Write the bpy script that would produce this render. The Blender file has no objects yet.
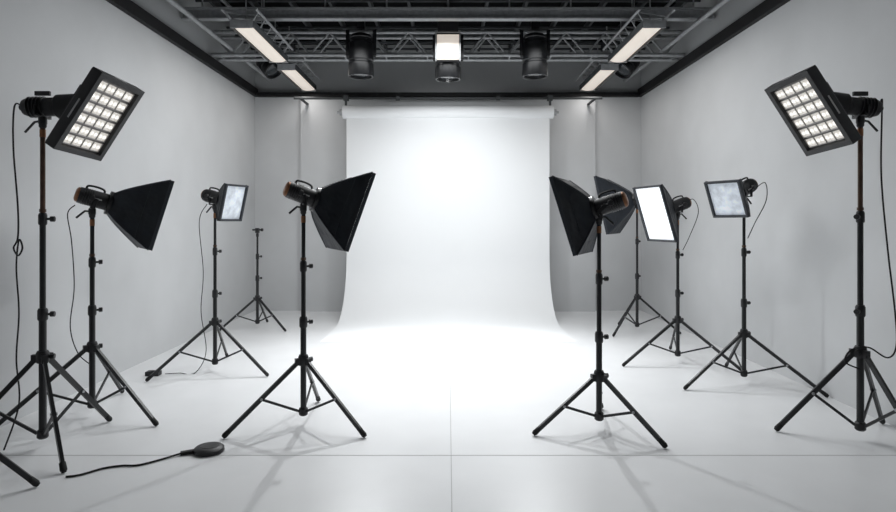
import bpy, math, random
from mathutils import Vector as V, Matrix
random.seed(4)
scene = bpy.context.scene
col = scene.collection

# ------------------------------------------------------------------ materials
def mat(name, color, rough=0.5, metal=0.0, emit=None, estr=0.0, noise=0.0, nscale=8.0, bump=0.0, bscale=200, coat=0.0, spec=None, bdist=0.002):
    m = bpy.data.materials.new(name); m.use_nodes = True
    nt = m.node_tree; b = nt.nodes['Principled BSDF']
    b.inputs['Base Color'].default_value = (*color, 1)
    b.inputs['Roughness'].default_value = rough
    b.inputs['Metallic'].default_value = metal
    if spec is not None: b.inputs['Specular IOR Level'].default_value = spec
    if coat: b.inputs['Coat Weight'].default_value = coat
    if emit:
        b.inputs['Emission Color'].default_value = (*emit, 1)
        b.inputs['Emission Strength'].default_value = estr
    tc = nt.nodes.new('ShaderNodeTexCoord')
    if noise:
        n = nt.nodes.new('ShaderNodeTexNoise'); n.inputs['Scale'].default_value = nscale
        n.inputs['Detail'].default_value = 6
        r = nt.nodes.new('ShaderNodeValToRGB')
        r.color_ramp.elements[0].position = 0.3; r.color_ramp.elements[1].position = 0.7
        r.color_ramp.elements[0].color = (*[c*(1-noise) for c in color], 1)
        r.color_ramp.elements[1].color = (*[min(1, c*(1+noise)) for c in color], 1)
        nt.links.new(tc.outputs['Object'], n.inputs['Vector'])
        nt.links.new(n.outputs['Fac'], r.inputs['Fac'])
        nt.links.new(r.outputs['Color'], b.inputs['Base Color'])
    if bump:
        n2 = nt.nodes.new('ShaderNodeTexNoise'); n2.inputs['Scale'].default_value = bscale
        bp = nt.nodes.new('ShaderNodeBump'); bp.inputs['Strength'].default_value = bump
        bp.inputs['Distance'].default_value = bdist
        nt.links.new(tc.outputs['Object'], n2.inputs['Vector'])
        nt.links.new(n2.outputs['Fac'], bp.inputs['Height'])
        nt.links.new(bp.outputs['Normal'], b.inputs['Normal'])
    return m

M_WALL  = mat('wall_paint', (0.61,0.62,0.63), 0.8, noise=0.04, nscale=1.5, bump=0.15, bscale=120)
M_UPWALL= mat('upper_wall_paint', (0.46,0.47,0.475), 0.85, noise=0.05, nscale=1.5)
M_FLOOR = mat('painted_floor', (0.79,0.797,0.806), 0.34, noise=0.025, nscale=2.2, bump=0.05, bscale=60)
M_SEAM  = mat('floor_seam', (0.52,0.52,0.52), 0.8)
M_PAPER = mat('backdrop_paper', (0.85,0.862,0.872), 0.7, noise=0.008, nscale=1.0)
M_CEIL  = mat('ceiling_black', (0.003,0.0035,0.004), 0.95, noise=0.2, nscale=5, spec=0.1)
M_TRIM  = mat('black_trim', (0.005,0.005,0.006), 0.7)
M_STEEL = mat('truss_steel', (0.36,0.37,0.38), 0.45, 0.3, noise=0.15, nscale=20)
M_RAFT  = mat('rafter_grey', (0.06,0.065,0.068), 0.6, 0.2)
M_BLACK = mat('black_metal', (0.008,0.0085,0.010), 0.35, 0.0, bump=0.05)
M_PLAST = mat('black_plastic', (0.011,0.011,0.013), 0.48)
M_RUB   = mat('black_rubber', (0.008,0.008,0.008), 0.75)
M_FAB   = mat('softbox_fabric', (0.011,0.015,0.022), 0.48, noise=0.25, nscale=10, bump=0.55, bscale=9, bdist=0.03)
M_FABE  = mat('softbox_piping', (0.022,0.026,0.034), 0.5)
M_COPP  = mat('copper_collar', (0.26,0.12,0.06), 0.38, 0.6, noise=0.2, nscale=30)
M_BRONZ = mat('bronzed_tube', (0.085,0.048,0.032), 0.4, 0.4, noise=0.3, nscale=14)
M_GREY  = mat('label_grey', (0.5,0.5,0.5), 0.5)
M_DIFF  = mat('diffuser_glow', (0.85,0.87,0.9), 0.7, emit=(0.93,0.97,1.0), estr=0.72)
M_DIFF2 = mat('diffuser_dim', (0.62,0.66,0.7), 0.6, emit=(0.8,0.88,1.0), estr=0.24, noise=0.35, nscale=14)
M_LED   = mat('led_cell', (0.60,0.58,0.55), 0.3, emit=(1.0,0.93,0.85), estr=0.34, noise=0.3, nscale=60)
M_LEDF  = mat('led_reflector', (0.20,0.19,0.185), 0.3, 0.6)
M_LEDG  = mat('led_cup_edge', (0.34,0.33,0.32), 0.4)
M_LEDH  = mat('led_hot', (0.9,0.9,0.85), 0.3, emit=(1.0,0.96,0.9), estr=0.85)
M_TUBE  = mat('fluorescent_lens', (0.62,0.58,0.52), 0.5, emit=(1.0,0.89,0.79), estr=0.46)
M_LENS  = mat('glass_lens', (0.02,0.025,0.03), 0.25, coat=0.5)

# ------------------------------------------------------------------ mesh builder
class MB:
    def __init__(s): s.v=[]; s.f=[]; s.m=[]; s.mats=[]
    def mi(s, m):
        if m not in s.mats: s.mats.append(m)
        return s.mats.index(m)
    def add(s, vs, fs, m):
        o=len(s.v); s.v += [tuple(x) for x in vs]; k=s.mi(m)
        for f in fs: s.f.append([i+o for i in f]); s.m.append(k)
    def box(s, c, dims, m, ax=None):
        c=V(c); ax = ax or (V((1,0,0)),V((0,1,0)),V((0,0,1)))
        h=[d/2 for d in dims]; vs=[]
        for x in (-1,1):
            for y in (-1,1):
                for z in (-1,1):
                    vs.append(c+ax[0]*(x*h[0])+ax[1]*(y*h[1])+ax[2]*(z*h[2]))
        s.add(vs, [(0,1,3,2),(4,6,7,5),(0,4,5,1),(2,3,7,6),(0,2,6,4),(1,5,7,3)], m)
    def beam(s, p0, p1, w, h, m):
        p0,p1=V(p0),V(p1); d=(p1-p0); L=d.length; d.normalize()
        up=V((0,0,1)) if abs(d.z)<0.95 else V((0,1,0))
        a=d.cross(up).normalized(); b=a.cross(d)
        s.box((p0+p1)/2,(L,w,h),m,(d,a,b))
    def lathe(s, o, d, prof, m, seg=20, up=None):
        o=V(o); d=V(d).normalized()
        up=V((0,0,1)) if abs(d.z)<0.95 else V((0,1,0))
        a=d.cross(up).normalized(); b=a.cross(d)
        vs=[];fs=[]
        for t,r in prof:
            for i in range(seg):
                an=2*math.pi*i/seg
                vs.append(o+d*t+(a*math.cos(an)+b*math.sin(an))*r)
        n=len(prof)
        for j in range(n-1):
            for i in range(seg):
                k=(i+1)%seg
                fs.append((j*seg+i, j*seg+k,(j+1)*seg+k,(j+1)*seg+i))
        fs.append(tuple(range(seg-1,-1,-1))); fs.append(tuple(range((n-1)*seg, n*seg)))
        s.add(vs,fs,m)
    def cyl(s,p0,p1,r,m,seg=14,r1=None):
        p0,p1=V(p0),V(p1); L=(p1-p0).length
        s.lathe(p0,p1-p0,[(0,r),(L,r if r1 is None else r1)],m,seg)
    def tube(s,pts,r,m,seg=8):
        pts=[V(p) for p in pts]; vs=[];fs=[]; n=len(pts)
        pa=None
        for i,p in enumerate(pts):
            d=(pts[min(i+1,n-1)]-pts[max(i-1,0)]).normalized()
            if pa is None:
                u=V((0,0,1)) if abs(d.z)<0.9 else V((1,0,0))
                pa=d.cross(u).normalized()
            else:
                pa=(pa-d*pa.dot(d)).normalized()
            b=d.cross(pa)
            for k in range(seg):
                an=2*math.pi*k/seg
                vs.append(p+(pa*math.cos(an)+b*math.sin(an))*r)
        for j in range(n-1):
            for k in range(seg):
                q=(k+1)%seg
                fs.append((j*seg+k,j*seg+q,(j+1)*seg+q,(j+1)*seg+k))
        fs.append(tuple(range(seg-1,-1,-1))); fs.append(tuple(range((n-1)*seg,n*seg)))
        s.add(vs,fs,m)
    def obj(s, name, parent=None, bevel=0.0, smooth=True):
        me=bpy.data.meshes.new(name); me.from_pydata(s.v,[],s.f)
        for m in s.mats: me.materials.append(m)
        for p,k in zip(me.polygons,s.m): p.material_index=k; p.use_smooth=smooth
        me.update()
        if smooth: me.set_sharp_from_angle(angle=math.radians(35))
        o=bpy.data.objects.new(name,me); col.objects.link(o)
        if parent: 
            o.parent=parent
            o.matrix_parent_inverse = parent.matrix_basis.inverted()
        if bevel:
            b=o.modifiers.new('bevel','BEVEL'); b.width=bevel; b.segments=2; b.limit_method='ANGLE'; b.angle_limit=math.radians(50)
        return o

def spline(pts, n=10):
    pts=[V(p) for p in pts]; P=[pts[0]]+pts+[pts[-1]]; out=[]
    for i in range(1,len(P)-2):
        for k in range(n):
            t=k/n; a,b,c,d=P[i-1],P[i],P[i+1],P[i+2]
            out.append(0.5*((2*b)+(c-a)*t+(2*a-5*b+4*c-d)*t*t+(3*b-a-3*c+d)*t**3))
    out.append(pts[-1]); return out

def empty(name, loc):
    e=bpy.data.objects.new(name,None); e.location=loc; e.empty_display_size=0.2
    col.objects.link(e); return e

# ------------------------------------------------------------------ room
XW=3.27; YB=10.11; YF=-2.5; H=3.62; HC=4.5
def simple(name, boxes, bevel=0):
    m=MB()
    for c,d,mt in boxes: m.box(c,d,mt)
    return m.obj(name,None,bevel,smooth=False)
simple('floor',[((0,(YB+YF)/2,-0.05),(2*XW+0.4,YB-YF+0.4,0.1),M_FLOOR)])
simple('wall_left',[((-XW-0.1,(YB+YF)/2,H/2),(0.2,YB-YF+0.4,H),M_WALL),((-XW-0.1,(YB+YF)/2,(H+HC)/2),(0.2,YB-YF+0.4,HC-H),M_UPWALL)])
simple('wall_right',[((XW+0.1,(YB+YF)/2,H/2),(0.2,YB-YF+0.4,H),M_WALL),((XW+0.1,(YB+YF)/2,(H+HC)/2),(0.2,YB-YF+0.4,HC-H),M_UPWALL)])
simple('wall_back',[((0,YB+0.1,H/2),(2*XW,0.2,H),M_WALL),((0,YB+0.1,(H+HC)/2),(2*XW,0.2,HC-H),M_UPWALL),
                    ((-0.0,YB-0.05,H/2-0.02),(4.94,0.1,H-0.04),M_WALL)])
simple('ceiling',[((0,(YB+YF)/2,HC+0.05),(2*XW+0.4,YB-YF+0.4,0.1),M_CEIL)])
simple('trim_left',[((-XW+0.03,(YB+YF)/2,H+0.06),(0.06,YB-YF,0.13),M_TRIM)])
simple('trim_right',[((XW-0.03,(YB+YF)/2,H+0.06),(0.06,YB-YF,0.13),M_TRIM)])
simple('trim_back',[((0,YB-0.055,H+0.02),(2*XW-0.12,0.11,0.06),M_TRIM)])
simple('trim_floor_seam',[((0.02,2.9,0.0005),(0.005,9.0,0.001),M_SEAM),((0,3.84,0.0005),(2*XW,0.009,0.001),M_SEAM),
        ((0,0.4,0.0005),(2*XW,0.010,0.001),M_SEAM)])

# ceiling rafters
m=MB()
for i in range(-6,7):
    m.box((i*0.52,(YB+YF)/2,HC-0.07),(0.035,YB-YF-0.02,0.10),M_RAFT)
y=-2.0
while y<YB:
    m.box((0,y,HC-0.14),(2*XW-0.02,0.03,0.03),M_RAFT); y+=0.36
m.obj('ceiling_rafters',None,smooth=False)

# overhead rig : beam + truss + side rails, one structure
m=MB(); XT=XW-0.03
for z in (3.98,4.10): m.box((0,7.3,z),(2*XT,0.10,0.02),M_STEEL)
m.box((0,7.3,4.04),(2*XT,0.012,0.12),M_STEEL)
for i in range(9):
    x=-3.0+i*0.75; m.cyl((x,7.3,4.1),(x,7.3,4.34),0.010,M_STEEL,8)
y=8.3
for dy in (-0.12,0.12):
    m.cyl((-XT,y+dy,3.79),(XT,y+dy,3.79),0.026,M_STEEL)
    m.cyl((-XT,y+dy,4.10),(XT,y+dy,4.10),0.026,M_STEEL)
    n=24; w=2*XT/n
    for i in range(n):
        a=(-XT+i*w,y+dy,3.79 if i%2 else 4.10); b=(-XT+(i+1)*w,y+dy,4.10 if i%2 else 3.79)
        m.cyl(a,b,0.014,M_STEEL,8)
for i in range(12):
    x=-XT+0.1+i*(2*XT-0.2)/11
    m.cyl((x,y-0.12,3.79),(x,y+0.12,3.79),0.010,M_STEEL,8)
for sx in (-1,1):
    m.cyl((sx*2.95,YF+0.1,3.86),(sx*2.95,YB-0.14,3.86),0.03,M_STEEL)
    m.cyl((sx*2.72,YF+0.1,4.18),(sx*2.72,YB-0.14,4.18),0.022,M_STEEL)
m.obj('lighting_truss')

# ------------------------------------------------------------------ backdrop
bd=empty('paper_backdrop',(0,9.4,0))
m=MB()
prof=[(9.42,3.22),(9.42,2.4),(9.42,1.6),(9.42,0.95)]
R=0.95
for i in range(1,17):
    a=i/16*math.pi/2
    prof.append((9.42-R+R*math.cos(a), R+0.002-R*math.sin(a)))
prof += [(7.9,0.002),(7.45,0.002)]
vs=[];fs=[]
NX=12
for (py,pz) in prof:
    for k in range(NX+1):
        vs.append((-1.6+3.2*k/NX,py,pz))
for j in range(len(prof)-1):
    for k in range(NX):
        a=j*(NX+1)+k; fs.append((a,a+1,a+NX+2,a+NX+1))
m.add(vs,fs,M_PAPER)
m.obj('paper_sheet',bd)
m=MB()
m.lathe((-1.66,9.45,3.235),(1,0,0),[(0,0.09),(0.0,0.105),(3.32,0.105),(3.32,0.09)],M_PAPER,28)
for sx in (-1,1):
    m.lathe((sx*1.66,9.45,3.235),(sx,0,0),[(0,0.05),(0.05,0.05),(0.05,0.02),(0.09,0.02)],M_STEEL)
m.obj('paper_roll',bd)
m=MB()
m.cyl((-2.45,9.5,3.47),(2.45,9.5,3.47),0.022,M_RAFT)
for sx in (-1,1):
    m.box((sx*1.62,9.48,3.38),(0.03,0.05,0.24),M_RAFT)
    m.box((sx*1.62,9.50,3.47),(0.08,0.08,0.08),M_RAFT)
    m.cyl((sx*2.35,9.5,3.47),(sx*2.35,YB-0.12,3.47),0.022,M_RAFT)
    m.box((sx*0.8,9.5,3.47),(0.06,0.06,0.06),M_RAFT)
m.obj('support_pipe',bd)

# ------------------------------------------------------------------ light stand
def stand(parent, cx, cy, top, hub, r, a0, thick=1.0, copper=True, bronze=False):
    m=MB(); c=V((cx,cy,0)); k=thick
    base=0.09
    m.cyl(c+V((0,0,base)),c+V((0,0,hub+0.28)),0.020*k,M_BLACK)
    z1=hub+0.28; z2=z1+(top-z1)*0.5
    m.cyl(c+V((0,0,z1)),c+V((0,0,z2)),0.016*k,M_BLACK)
    m.cyl(c+V((0,0,z2)),c+V((0,0,top)),0.0135*k,M_BRONZ if bronze else M_BLACK)
    for zz,rr in ((hub,0.034),(z1,0.027),(z2,0.023)):
        m.lathe(c+V((0,0,zz-0.04)),(0,0,1),[(0,rr*k*0.85),(0.01,rr*k),(0.065,rr*k),(0.08,rr*k*0.8)],M_PLAST,16)
        d=V((math.cos(a0+1),math.sin(a0+1),0))
        m.lathe(c+V((0,0,zz)),d,[(0,0.008),(0.04*k,0.008),(0.04*k,0.016*k),(0.062*k,0.016*k)],M_PLAST,8)
    if copper:
        m.cyl(c+V((0,0,z2+0.045)),c+V((0,0,z2+0.065)),0.018*k,M_BRONZ)
        m.cyl(c+V((0,0,top-0.09)),c+V((0,0,top-0.04)),0.016*k,M_COPP)
    m.lathe(c+V((0,0,base-0.02)),(0,0,1),[(0,0.022*k),(0.01,0.030*k),(0.05,0.030*k),(0.06,0.023*k)],M_PLAST,16)
    m.lathe(c+V((0,0,top-0.03)),(0,0,1),[(0,0.014*k),(0.01,0.02*k),(0.05,0.02*k),(0.055,0.009)],M_PLAST,12)
    for i in range(3):
        a=a0+i*2*math.pi/3; d=V((math.cos(a),math.sin(a),0))
        t=c+V((0,0,hub-0.01))+d*0.033*k; f=c+d*r+V((0,0,0.018))
        m.beam(t,f,0.018*k,0.027*k,M_BLACK)
        m.box(t,(0.045*k,0.030*k,0.045*k),M_PLAST,(d,V((-d.y,d.x,0)),V((0,0,1))))
        e=(f-t).normalized()
        m.lathe(f-e*0.05,e,[(0,0.016*k),(0.045,0.018*k),(0.06,0.012*k)],M_RUB,10)
        mid=t.lerp(f,0.52); lo=c+V((0,0,base+0.015))+d*0.028*k
        m.beam(lo,mid,0.011*k,0.016*k,M_BLACK)
        m.cyl(mid-V((-d.y,d.x,0))*0.016*k,mid+V((-d.y,d.x,0))*0.016*k,0.009*k,M_STEEL,8)
    return m.obj('tripod_stand',parent)

def frame(n,roll=0):
    n=V(n).normalized(); s=V((0,0,1)).cross(n).normalized(); u=n.cross(s).normalized()
    if roll:
        q=Matrix.Rotation(roll,3,n); s=q@s; u=q@u
    return n,s,u

def lamp_body(m, o, n, L=0.24, r=0.062, back=None):
    n,s,u=frame(n)
    b=o-n*L*0.6
    m.lathe(b,n,[(0,r*0.55),(0.006,r*0.8),(0.015,r*0.92),(0.03,r*0.92)],M_COPP,20)
    m.lathe(b+n*0.025,n,[(0,r),(0.0,r),(L*0.85,r*1.05),(L*0.9,r*1.25),(L,r*1.25)],M_PLAST,24)
    for i in range(5):
        m.lathe(b+n*(0.05+i*0.016),n,[(0,r*1.0),(0.002,r*1.07),(0.006,r*1.07),(0.008,r)],M_BLACK,24)
    for sg in (-1,1):
        m.box(b+n*(L*0.62)+s*sg*r*1.02,(0.085,0.006,0.035),M_BLACK,(n,s,u))
        m.box(b+n*(L*0.62)+s*sg*(r*1.02+0.004),(0.06,0.002,0.010),M_GREY,(n,s,u))
        m.lathe(b+n*L*0.45+s*sg*r*0.9,s*sg,[(0,0.022),(0.03,0.022),(0.034,0.018)],M_PLAST,12)
    hp=[b+n*0.06+u*r*0.95, b+n*0.065+u*(r+0.02), b+n*0.10+u*(r+0.028), b+n*0.15+u*(r+0.028), b+n*0.18+u*(r+0.018), b+n*0.185+u*r*0.95]
    m.tube(spline(hp,4),0.008,M_PLAST)
    return b

def yoke(m, top, o, n, r=0.075):
    n,s,u=frame(n)
    c=V(top)
    m.lathe(c-V((0,0,0.01)),(0,0,1),[(0,0.018),(0.01,0.026),(0.05,0.026),(0.06,0.018)],M_PLAST,14)
    for sg in (-1,1):
        m.beam(c+V((0,0,0.045))+s*sg*0.01, c+V((0,0,0.045))+s*sg*r, 0.026,0.010,M_BLACK)
        m.beam(c+V((0,0,0.045))+s*sg*r, o+s*sg*r, 0.010,0.026,M_BLACK)
    m.tube([c+V((0,0,0.02)), c+V((0,0,0.02))-n*0.05-V((0,0,0.01)), c-n*0.11-V((0,0,0.06))],0.008,M_PLAST)

def softbox(parent, top, n, L, size, diff, w=None, off=None, depth_ring=0.10):
    m=MB(); n,s,u=frame(n)
    o=V(top)+V((0,0,0.115))
    if off: o=o+V(off)
    lamp_body(m,o,n); yoke(m,top,o,n)
    w=w or size
    sx0=0.075; ring=o+n*depth_ring
    m.lathe(ring-n*0.02,n,[(0,0.07),(0.0,0.092),(0.025,0.092),(0.025,0.07)],M_BLACK,24)
    m.obj('lamp_head',parent)
    m=MB(); N=7; rings=[]; q=6
    Lf=L-depth_ring
    for j in range(N):
        t=j/(N-1)
        prof=t**0.86
        hw=sx0+(w/2-sx0)*prof; hh=sx0+(size/2-sx0)*prof
        c=ring+n*Lf*t; pts=[]
        corners=[(-1,-1),(1,-1),(1,1),(-1,1)]
        for e in range(4):
            a=corners[e]; b=corners[(e+1)%4]
            for k in range(q):
                f=k/q; x=a[0]+(b[0]-a[0])*f; y=a[1]+(b[1]-a[1])*f
                sag=1-0.09*math.sin(math.pi*f)*math.sin(math.pi*min(1,t*0.9+0.05))
                if a[0]==b[0]: x*=sag
                else: y*=sag
                pts.append(c+s*(x*hw)+u*(y*hh))
        rings.append(pts)
    n4=4*q; vs=[p for r_ in rings for p in r_]; fs=[]
    for j in range(N-1):
        for k in range(n4):
            z=(k+1)%n4; fs.append((j*n4+k,j*n4+z,(j+1)*n4+z,(j+1)*n4+k))
    m.add(vs,fs,M_FAB)
    # stitched seam across each fabric panel
    for e in range(4):
        m.tube([rings[4][(e*q+k)%n4] for k in range(q+1)],0.0028,M_FABE,5)
    c0=ring+n*Lf; c1=c0+n*0.028
    def sq(c,w_,h_): return [c-s*w_-u*h_,c+s*w_-u*h_,c+s*w_+u*h_,c-s*w_+u*h_]
    W,Hh=w/2,size/2
    vs=sq(c0,W,Hh)+sq(c1,W,Hh)+sq(c1,W-0.018,Hh-0.018)+sq(c0-n*0.01,W-0.018,Hh-0.018)
    fs=[]
    for j in range(3):
        for k in range(4):
            z=(k+1)%4; fs.append((j*4+k,j*4+z,(j+1)*4+z,(j+1)*4+k))
    m.add(vs,fs,M_FABE)
    for (a,b) in ((-1,-1),(1,-1),(1,1),(-1,1)):
        pts=[]
        for j in range(N):
            t=j/(N-1); prof=t**0.86
            pts.append(ring+n*Lf*t+s*(a*(sx0+(W-sx0)*prof))+u*(b*(sx0+(Hh-sx0)*prof)))
        m.tube(pts,0.006,M_FABE,6)
    m.obj('softbox_shell',parent)
    m=MB(); vs=[];fs=[]; K=8
    for j in range(K+1):
        for k in range(K+1):
            x=-1+2*k/K; y=-1+2*j/K
            bul=0.018*(1-x*x)*(1-y*y)
            vs.append(c0+n*(0.004+bul)+s*x*(W-0.016)+u*y*(Hh-0.016))
    for j in range(K):
        for k in range(K):
            a=j*(K+1)+k; fs.append((a,a+1,a+K+2,a+K+1))
    m.add(vs,fs,diff); m.obj('diffuser',parent)
    return o,c0

def cable(parent,pts,r=0.005,n=10,name='power_cable'):
    m=MB(); m.tube(spline(pts,n),r,M_RUB,6); m.obj(name,parent)

def softbox_light(cx,cy,top,hub,r,a0,n,L,size,diff,w=None,thick=1.0,off=None,cab=None,name='softbox_light'):
    e=empty(name,(cx,cy,0))
    stand(e,cx,cy,top,hub,r,math.radians(a0),thick)
    softbox(e,(cx,cy,top),n,L,size,diff,w,off)
    if cab: cable(e,cab,0.004)
    return e

# left side
softbox_light(-2.74,4.60,1.56,0.54,0.64,-20,(0.78,0.54,-0.28),0.42,0.56,M_DIFF,thick=1.1,off=(0.03,0,0),
   cab=[(-2.86,4.58,1.63),(-2.91,4.57,1.56),(-2.88,4.57,1.35),(-2.86,4.57,1.0),(-2.89,4.57,0.7),(-2.84,4.58,0.5),(-2.77,4.62,0.40)])
softbox_light(-2.34,6.0,1.63,0.50,0.63,-20,(0.93,-0.34,-0.24),0.22,0.37,M_DIFF2,w=0.32,
   cab=[(-2.42,6.0,1.68),(-2.49,5.98,1.5),(-2.45,5.98,1.0),(-2.48,6.0,0.6),(-2.43,6.0,0.2),(-2.5,5.9,0.008),(-2.65,5.9,0.008),(-2.78,5.87,0.008)])
softbox_light(-1.07,4.42,1.585,0.48,0.56,-29,(0.86,0.38,-0.34),0.36,0.60,M_DIFF,thick=1.1)
# right side
softbox_light(1.09,4.31,1.51,0.39,0.50,-46,(-0.84,0.38,-0.29),0.26,0.58,M_DIFF,thick=1.1,off=(0.06,0,0),w=0.54)
softbox_light(2.58,8.15,1.71,0.48,0.55,-20,(-0.84,0.42,-0.20),0.46,0.80,M_DIFF,off=(0.06,0,0))
softbox_light(2.45,6.37,1.56,0.46,0.66,-44,(-0.92,-0.22,-0.30),0.28,0.61,M_DIFF,w=0.52,
   cab=[(2.52,6.35,1.7),(2.60,6.33,1.74),(2.64,6.3,1.6),(2.56,6.33,1.35),(2.50,6.36,1.2)])
softbox_light(2.74,5.53,1.69,0.47,0.66,-42,(-0.84,-0.44,-0.38),0.25,0.35,M_DIFF2,w=0.36,off=(0.0,0,0),
   cab=[(2.82,5.5,1.80),(2.91,5.48,1.86),(2.93,5.5,1.7),(2.83,5.5,1.5),(2.76,5.5,1.35)])

# bare stand
e=empty('light_stand',(-2.65,8.4,0))
stand(e,-2.68,8.4,1.32,0.43,0.52,math.radians(-28),1.0,False)
m=MB()
m.box((-2.68,8.4,1.38),(0.05,0.05,0.07),M_PLAST)
m.cyl((-2.75,8.4,1.39),(-2.61,8.4,1.39),0.012,M_BLACK)
m.lathe((-2.63,8.4,1.39),(1,0,0),[(0,0.012),(0,0.022),(0.03,0.022)],M_PLAST,10)
m.obj('swivel_bracket',e,0.004)

# ------------------------------------------------------------------ LED panel lights
def led_panel(cx,cy,top,hub,r,a0,n,roll,cen,w,h,cab=None,side=1,name='led_panel_light'):
    e=empty(name,(cx,cy,0))
    stand(e,cx,cy,top,hub,r,math.radians(a0),1.15,bronze=True)
    n,s,u=frame(n,roll); C=V(cen)
    m=MB()
    W,Hh=w/2,h/2
    def sq(c,w_,h_): return [c-s*w_-u*h_,c+s*w_-u*h_,c+s*w_+u*h_,c-s*w_+u*h_]
    D=0.16; bz=0.036
    rings=[sq(C-n*D,W*0.5,Hh*0.5),sq(C-n*(D-0.015),W*0.62,Hh*0.62),sq(C-n*0.09,W*0.95,Hh*0.95),sq(C-n*0.075,W,Hh),sq(C,W,Hh),sq(C,W-bz,Hh-bz),sq(C-n*0.03,W-bz-0.008,Hh-bz-0.008)]
    vs=[p for q in rings for p in q]; fs=[(3,2,1,0)]
    for j in range(len(rings)-1):
        for k in range(4):
            z=(k+1)%4; fs.append((j*4+k,j*4+z,(j+1)*4+z,(j+1)*4+k))
    m.add(vs,fs,M_PLAST)
    for i in range(6):
        x=(-0.5+i/5)*W*0.9
        m.box(C-n*(D+0.015)+s*x,(0.03,0.006,h*0.45),M_BLACK,(n,s,u))
    for sg in (-1,1):
        m.box(C-n*0.036+u*sg*(Hh+0.001),(0.018,0.11,0.002),M_GREY,(n,s,u))
        m.box(C-n*0.036+s*sg*(W+0.001),(0.012,0.002,0.14),M_GREY,(n,s,u))
    m.obj('panel_housing',e,0.006)
    m=MB(); iw,ih=2*(W-bz-0.008),2*(Hh-bz-0.008)
    m.add(sq(C-n*0.029,iw/2,ih/2),[(0,1,2,3)],M_LEDF)
    nc,nr=4,6
    for a in range(nc):
        for b in range(nr):
            x=-iw/2+(a+0.5)*iw/nc; y=-ih/2+(b+0.5)*ih/nr
            c=C-n*0.020+s*x+u*y; q=iw/nc*0.485; z=ih/nr*0.44
            m.add(sq(c,q,z)+sq(c-n*0.006,q*0.92,z*0.84),[(0,1,5,4),(1,2,6,5),(2,3,7,6),(3,0,4,7)],M_LEDG)
            m.add(sq(c-n*0.006,q*0.92,z*0.84),[(0,1,2,3)],M_LED)
            for k in (-1,1):
                m.lathe(c-n*0.006+s*q*0.45*k,n,[(0,z*0.42),(0.008,z*0.25)],M_LEDH,8)
    m.obj('led_array',e,smooth=False)
    m=MB(); t=V((cx,cy,top)); bc=C-n*(D+0.01)
    o=t+V((0,0,0.11)); 
    d=(bc-o); dd=d.normalized()
    m.lathe(o-dd*0.12,dd,[(0,0.03),(0.005,0.05),(0.03,0.060),(0.2,0.062),(0.22,0.08),(d.length+0.12,0.085)],M_PLAST,22)
    for i in range(5):
        m.lathe(o-dd*(0.08-i*0.022),dd,[(0,0.060),(0.003,0.070),(0.009,0.070),(0.012,0.060)],M_BLACK,22)
    m.lathe(o-dd*0.14,dd,[(0,0.02),(0.03,0.028)],M_BLACK,14)
    yoke(m,t,o,V((dd.x,dd.y,0)),0.085)
    m.box(o+V((0,0,0.09)),(0.10,0.02,0.03),M_BLACK)
    m.obj('lamp_body',e,0.003)
    if cab: cable(e,cab,0.0055)
    return e

led_panel(-2.68,3.95,2.15,0.61,0.55,-45,(0.83,-0.16,-0.53),-0.10,(-2.29,3.95,2.18),0.42,0.57,
   cab=[(-2.82,3.95,2.27),(-2.86,3.94,2.26),(-2.86,3.93,2.0),(-2.83,3.93,1.6),(-2.83,3.93,1.40),(-2.85,3.92,1.33),(-2.82,3.92,1.28),(-2.80,3.93,1.33),(-2.83,3.94,1.38),(-2.84,3.93,1.2),(-2.83,3.94,0.9),(-2.84,3.93,0.6),(-2.83,3.94,0.3),(-2.90,3.9,0.01)])
led_panel(2.83,4.1,2.18,0.61,0.51,160,(-0.83,-0.16,-0.53),0.10,(2.46,4.1,2.23),0.42,0.57,
   cab=[(2.96,4.1,2.30),(2.98,4.1,2.34),(2.97,4.09,2.2),(2.96,4.08,1.8),(2.99,4.06,1.3),(3.03,4.05,0.9),(3.04,4.05,0.66),(2.98,4.05,0.58),(2.85,4.05,0.65),(2.74,4.06,0.63),(2.70,4.06,0.55),(2.80,4.06,0.5)])
# cropped stand at far left
e=empty('light_stand',(-2.74,3.1,0))
stand(e,-2.74,3.1,1.9,0.56,0.50,math.radians(34),1.05,False)
m=MB(); m.box((-2.74,3.1,1.96),(0.05,0.05,0.08),M_PLAST); m.cyl((-2.82,3.1,1.97),(-2.66,3.1,1.97),0.012,M_BLACK)
m.obj('swivel_bracket',e,0.004)

# ------------------------------------------------------------------ floor items
e=empty('power_adapter',(-1.56,3.9,0))
m=MB()
m.lathe((-1.56,3.9,0.0),(0,0,1),[(0,0.088),(0.006,0.096),(0.026,0.094),(0.036,0.082),(0.040,0.06),(0.040,0.02)],M_PLAST,36)
m.lathe((-1.56,3.9,0.038),(0,0,1),[(0,0.055),(0.004,0.052),(0.006,0.03)],M_BLACK,24)
m.beam((-1.64,3.87,0.016),(-1.72,3.84,0.012),0.03,0.02,M_RUB)
m.obj('adapter_disc',e)
cable(e,[(-1.72,3.84,0.012),(-1.80,3.76,0.007),(-1.90,3.67,0.007),(-2.00,3.66,0.007),(-2.09,3.62,0.007),(-2.17,3.53,0.007),(-2.24,3.50,0.007)],0.006)
e=empty('inline_power_switch',(-2.88,5.84,0))
m=MB(); m.box((-2.88,5.84,0.022),(0.13,0.08,0.042),M_PLAST); m.box((-2.88,5.84,0.046),(0.05,0.03,0.008),M_BLACK)
m.obj('switch_body',e,0.008)

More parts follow.
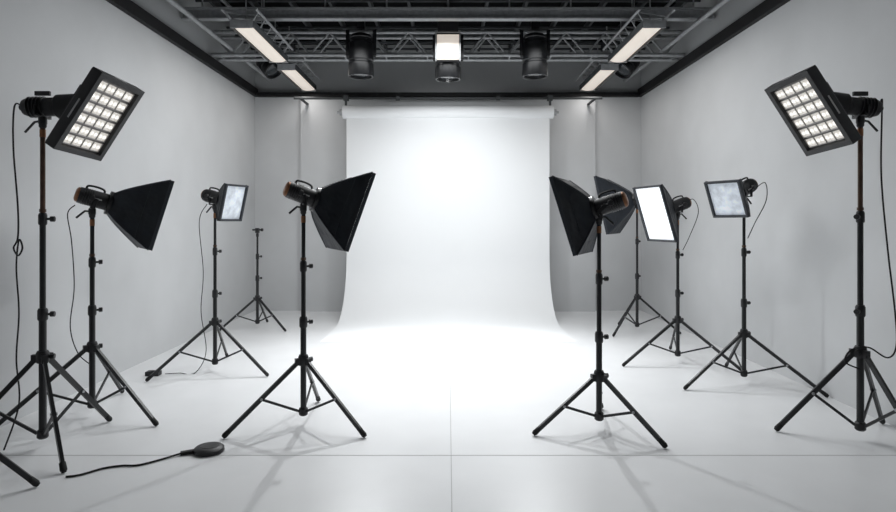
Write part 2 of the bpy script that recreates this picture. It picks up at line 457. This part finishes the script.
# ------------------------------------------------------------------ ceiling fixtures
E_TUBE=7
def tube_fixture(x,y0,y1,z):
    e=empty('strip_light_fixture',(x,(y0+y1)/2,z))
    m=MB(); L=y1-y0; yc=(y0+y1)/2
    m.box((x,yc,z+0.05),(0.25,L,0.05),M_RAFT)
    for sx in (-1,1):
        m.beam((x+sx*0.127,y0,z+0.03),(x+sx*0.127,y1,z+0.03),0.008,0.08,M_RAFT)
        m.cyl((x+sx*0.19,y0-0.1,z+0.16),(x+sx*0.19,y1,z+0.16),0.016,M_STEEL,8)
    yy=y0
    while yy<y1-0.1:
        m.cyl((x-0.19,yy,z+0.16),(x+0.19,yy+0.15,z+0.16),0.009,M_STEEL,8)
        for sx in (-1,1): m.beam((x+sx*0.13,yy,z+0.06),(x+sx*0.19,yy,z+0.16),0.02,0.006,M_STEEL)
        yy+=0.25
    for yy in (y0+0.15,yc,y1-0.15):
        m.cyl((x,yy,z+0.07),(x,yy,4.33),0.008,M_STEEL,8)
    for yy in (y0,y1): m.box((x,yy,z+0.025),(0.25,0.015,0.09),M_STEEL)
    m.obj('fixture_frame',e,smooth=False)
    m=MB()
    vs=[];fs=[];K=8
    for j,yy in enumerate((y0+0.01,y1-0.01)):
        for k in range(K+1):
            a=math.pi*k/K
            vs.append((x-0.112*math.cos(a),yy,z+0.02-0.038*math.sin(a)))
    for k in range(K): fs.append((k,k+1,K+2+k,K+1+k))
    fs.append(tuple(range(K+1))); fs.append(tuple(range(2*K+1,K,-1)))
    m.add(vs,fs,M_TUBE); m.obj('tube_lens',e)
    l=bpy.data.lights.new('tube_glow','AREA'); l.shape='RECTANGLE'; l.size=0.15; l.size_y=L; l.energy=E_TUBE; l.color=(1,0.97,0.94)
    lo=bpy.data.objects.new('tube_glow',l); col.objects.link(lo); lo.location=(0,0,-0.03); lo.parent=e
for sx in (-1,1):
    tube_fixture(sx*2.30,6.65,8.10,3.68)
    tube_fixture(sx*2.30,8.50,9.85,3.68)

def par_can(x,y,z0,z1,r,tilt=(0,0,-1),name='ceiling_spotlight',lens=M_LENS,hang=4.33,panel=False):
    e=empty(name,(x,y,z1)); m=MB(); d=V(tilt).normalized()
    c=V((x,y,(z0+z1)/2)); L=z1-z0; t=c-d*L/2
    m.lathe(t,d,[(0,r*0.6),(0.02,r*0.86),(L*0.10,r*0.95),(L*0.12,r*0.90),(L*0.2,r*0.90),(L*0.22,r*0.98),(L*0.62,r),(L*0.64,r*0.93),(L*0.68,r*0.93),(L*0.70,r),(L-0.015,r*1.03),(L,r*0.98),(L,r*0.88),(L-0.03,r*0.84)],M_BLACK,28)
    m.lathe(t+d*(L-0.045),d,[(0,r*0.84),(0.012,r*0.80),(0.022,r*0.5)],lens,28)
    s=V((1,0,0)); 
    for sg in (-1,1):
        m.beam(c+s*sg*(r+0.012), V((x+sg*(r+0.012),y,z1+0.06)),0.05,0.008,M_BLACK)
        m.lathe(c+s*sg*(r-0.01),s*sg,[(0,0.025),(0.035,0.025),(0.04,0.018)],M_BLACK,12)
    m.beam(V((x-r-0.012,y,z1+0.06)),V((x+r+0.012,y,z1+0.06)),0.05,0.008,M_BLACK)
    m.cyl((x,y,z1+0.06),(x,y,hang),0.016,M_BLACK,10)
    m.box((x,y,z1+0.12),(0.10,0.08,0.11),M_BLACK)
    m.obj('spot_can',e)
    if panel:
        m=MB(); zc=3.72
        m.box((x,y-r-0.03,zc),(0.32,0.03,0.36),M_PLAST)
        m.box((x,y-r-0.05,zc),(0.28,0.03,0.32),M_TUBE)
        for k in (-1,1): m.box((x+k*0.152,y-r-0.045,zc),(0.02,0.05,0.36),M_STEEL)
        m.box((x,y-r-0.03,zc+0.33),(0.26,0.10,0.28),M_PLAST)
        m.box((x,y-r-0.03,zc+0.20),(0.34,0.05,0.03),M_STEEL)
        m.obj('lamp_panel',e,0.006)
    return e
par_can(-1.15,7.9,3.42,3.98,0.165)
par_can(1.15,7.9,3.42,3.98,0.165)
par_can(0.0,7.8,3.36,3.88,0.165,panel=True)
par_can(-2.62,8.75,3.66,3.96,0.15,(0.6,-0.3,-0.7))
par_can(2.62,8.75,3.66,3.96,0.15,(-0.6,-0.3,-0.7))

# ------------------------------------------------------------------ lights
def spot(name,loc,target,energy,angle,blend=1.0,size=0.3,color=(1,1,1)):
    l=bpy.data.lights.new(name,'SPOT'); l.energy=energy; l.spot_size=math.radians(angle); l.spot_blend=blend
    l.shadow_soft_size=size; l.color=color
    o=bpy.data.objects.new(name,l); col.objects.link(o); o.location=loc
    o.rotation_euler=(V(target)-V(loc)).to_track_quat('-Z','Y').to_euler()
    return o
spot('backdrop_spot_lamp',(0,7.2,3.15),(0,9.4,2.2),118,88,1.0,0.10,(0.96,0.985,1.0))
spot('sweep_fill',(0,7.3,3.9),(0,8.4,0),40,90,1.0,0.10,(0.96,0.985,1.0))  # added spot with no fixture, carries the floor glow onto the paper sweep
spot('floor_spot_lamp',(-1.15,7.9,3.36),(-0.1,6.0,0),290,100,1.0,0.05,(0.96,0.985,1.0))
spot('floor_spot_lamp',(1.15,7.9,3.36),(0.1,6.0,0),290,100,1.0,0.05,(0.96,0.985,1.0))
l=bpy.data.lights.new('overhead_fill','AREA'); l.shape='RECTANGLE'; l.size=3.4; l.size_y=2.6; l.energy=115; l.color=(0.97,0.99,1.0)  # added area fill with no fixture, lifts the walls and softens shadows
o=bpy.data.objects.new('overhead_fill',l); col.objects.link(o); o.location=(0,6.2,3.78)

w=bpy.data.worlds.new('world'); scene.world=w; w.use_nodes=True
w.node_tree.nodes['Background'].inputs[0].default_value=(0.86,0.89,0.93,1)
w.node_tree.nodes['Background'].inputs[1].default_value=0.15

# ------------------------------------------------------------------ camera
cd=bpy.data.cameras.new('camera'); cd.sensor_width=36; cd.lens=24.0; cd.shift_y=-34/896
cam=bpy.data.objects.new('camera',cd); col.objects.link(cam); cam.location=(0,0,1.5); cam.rotation_euler=(math.radians(90),0,0)
scene.camera=cam
scene.view_settings.view_transform='Standard'
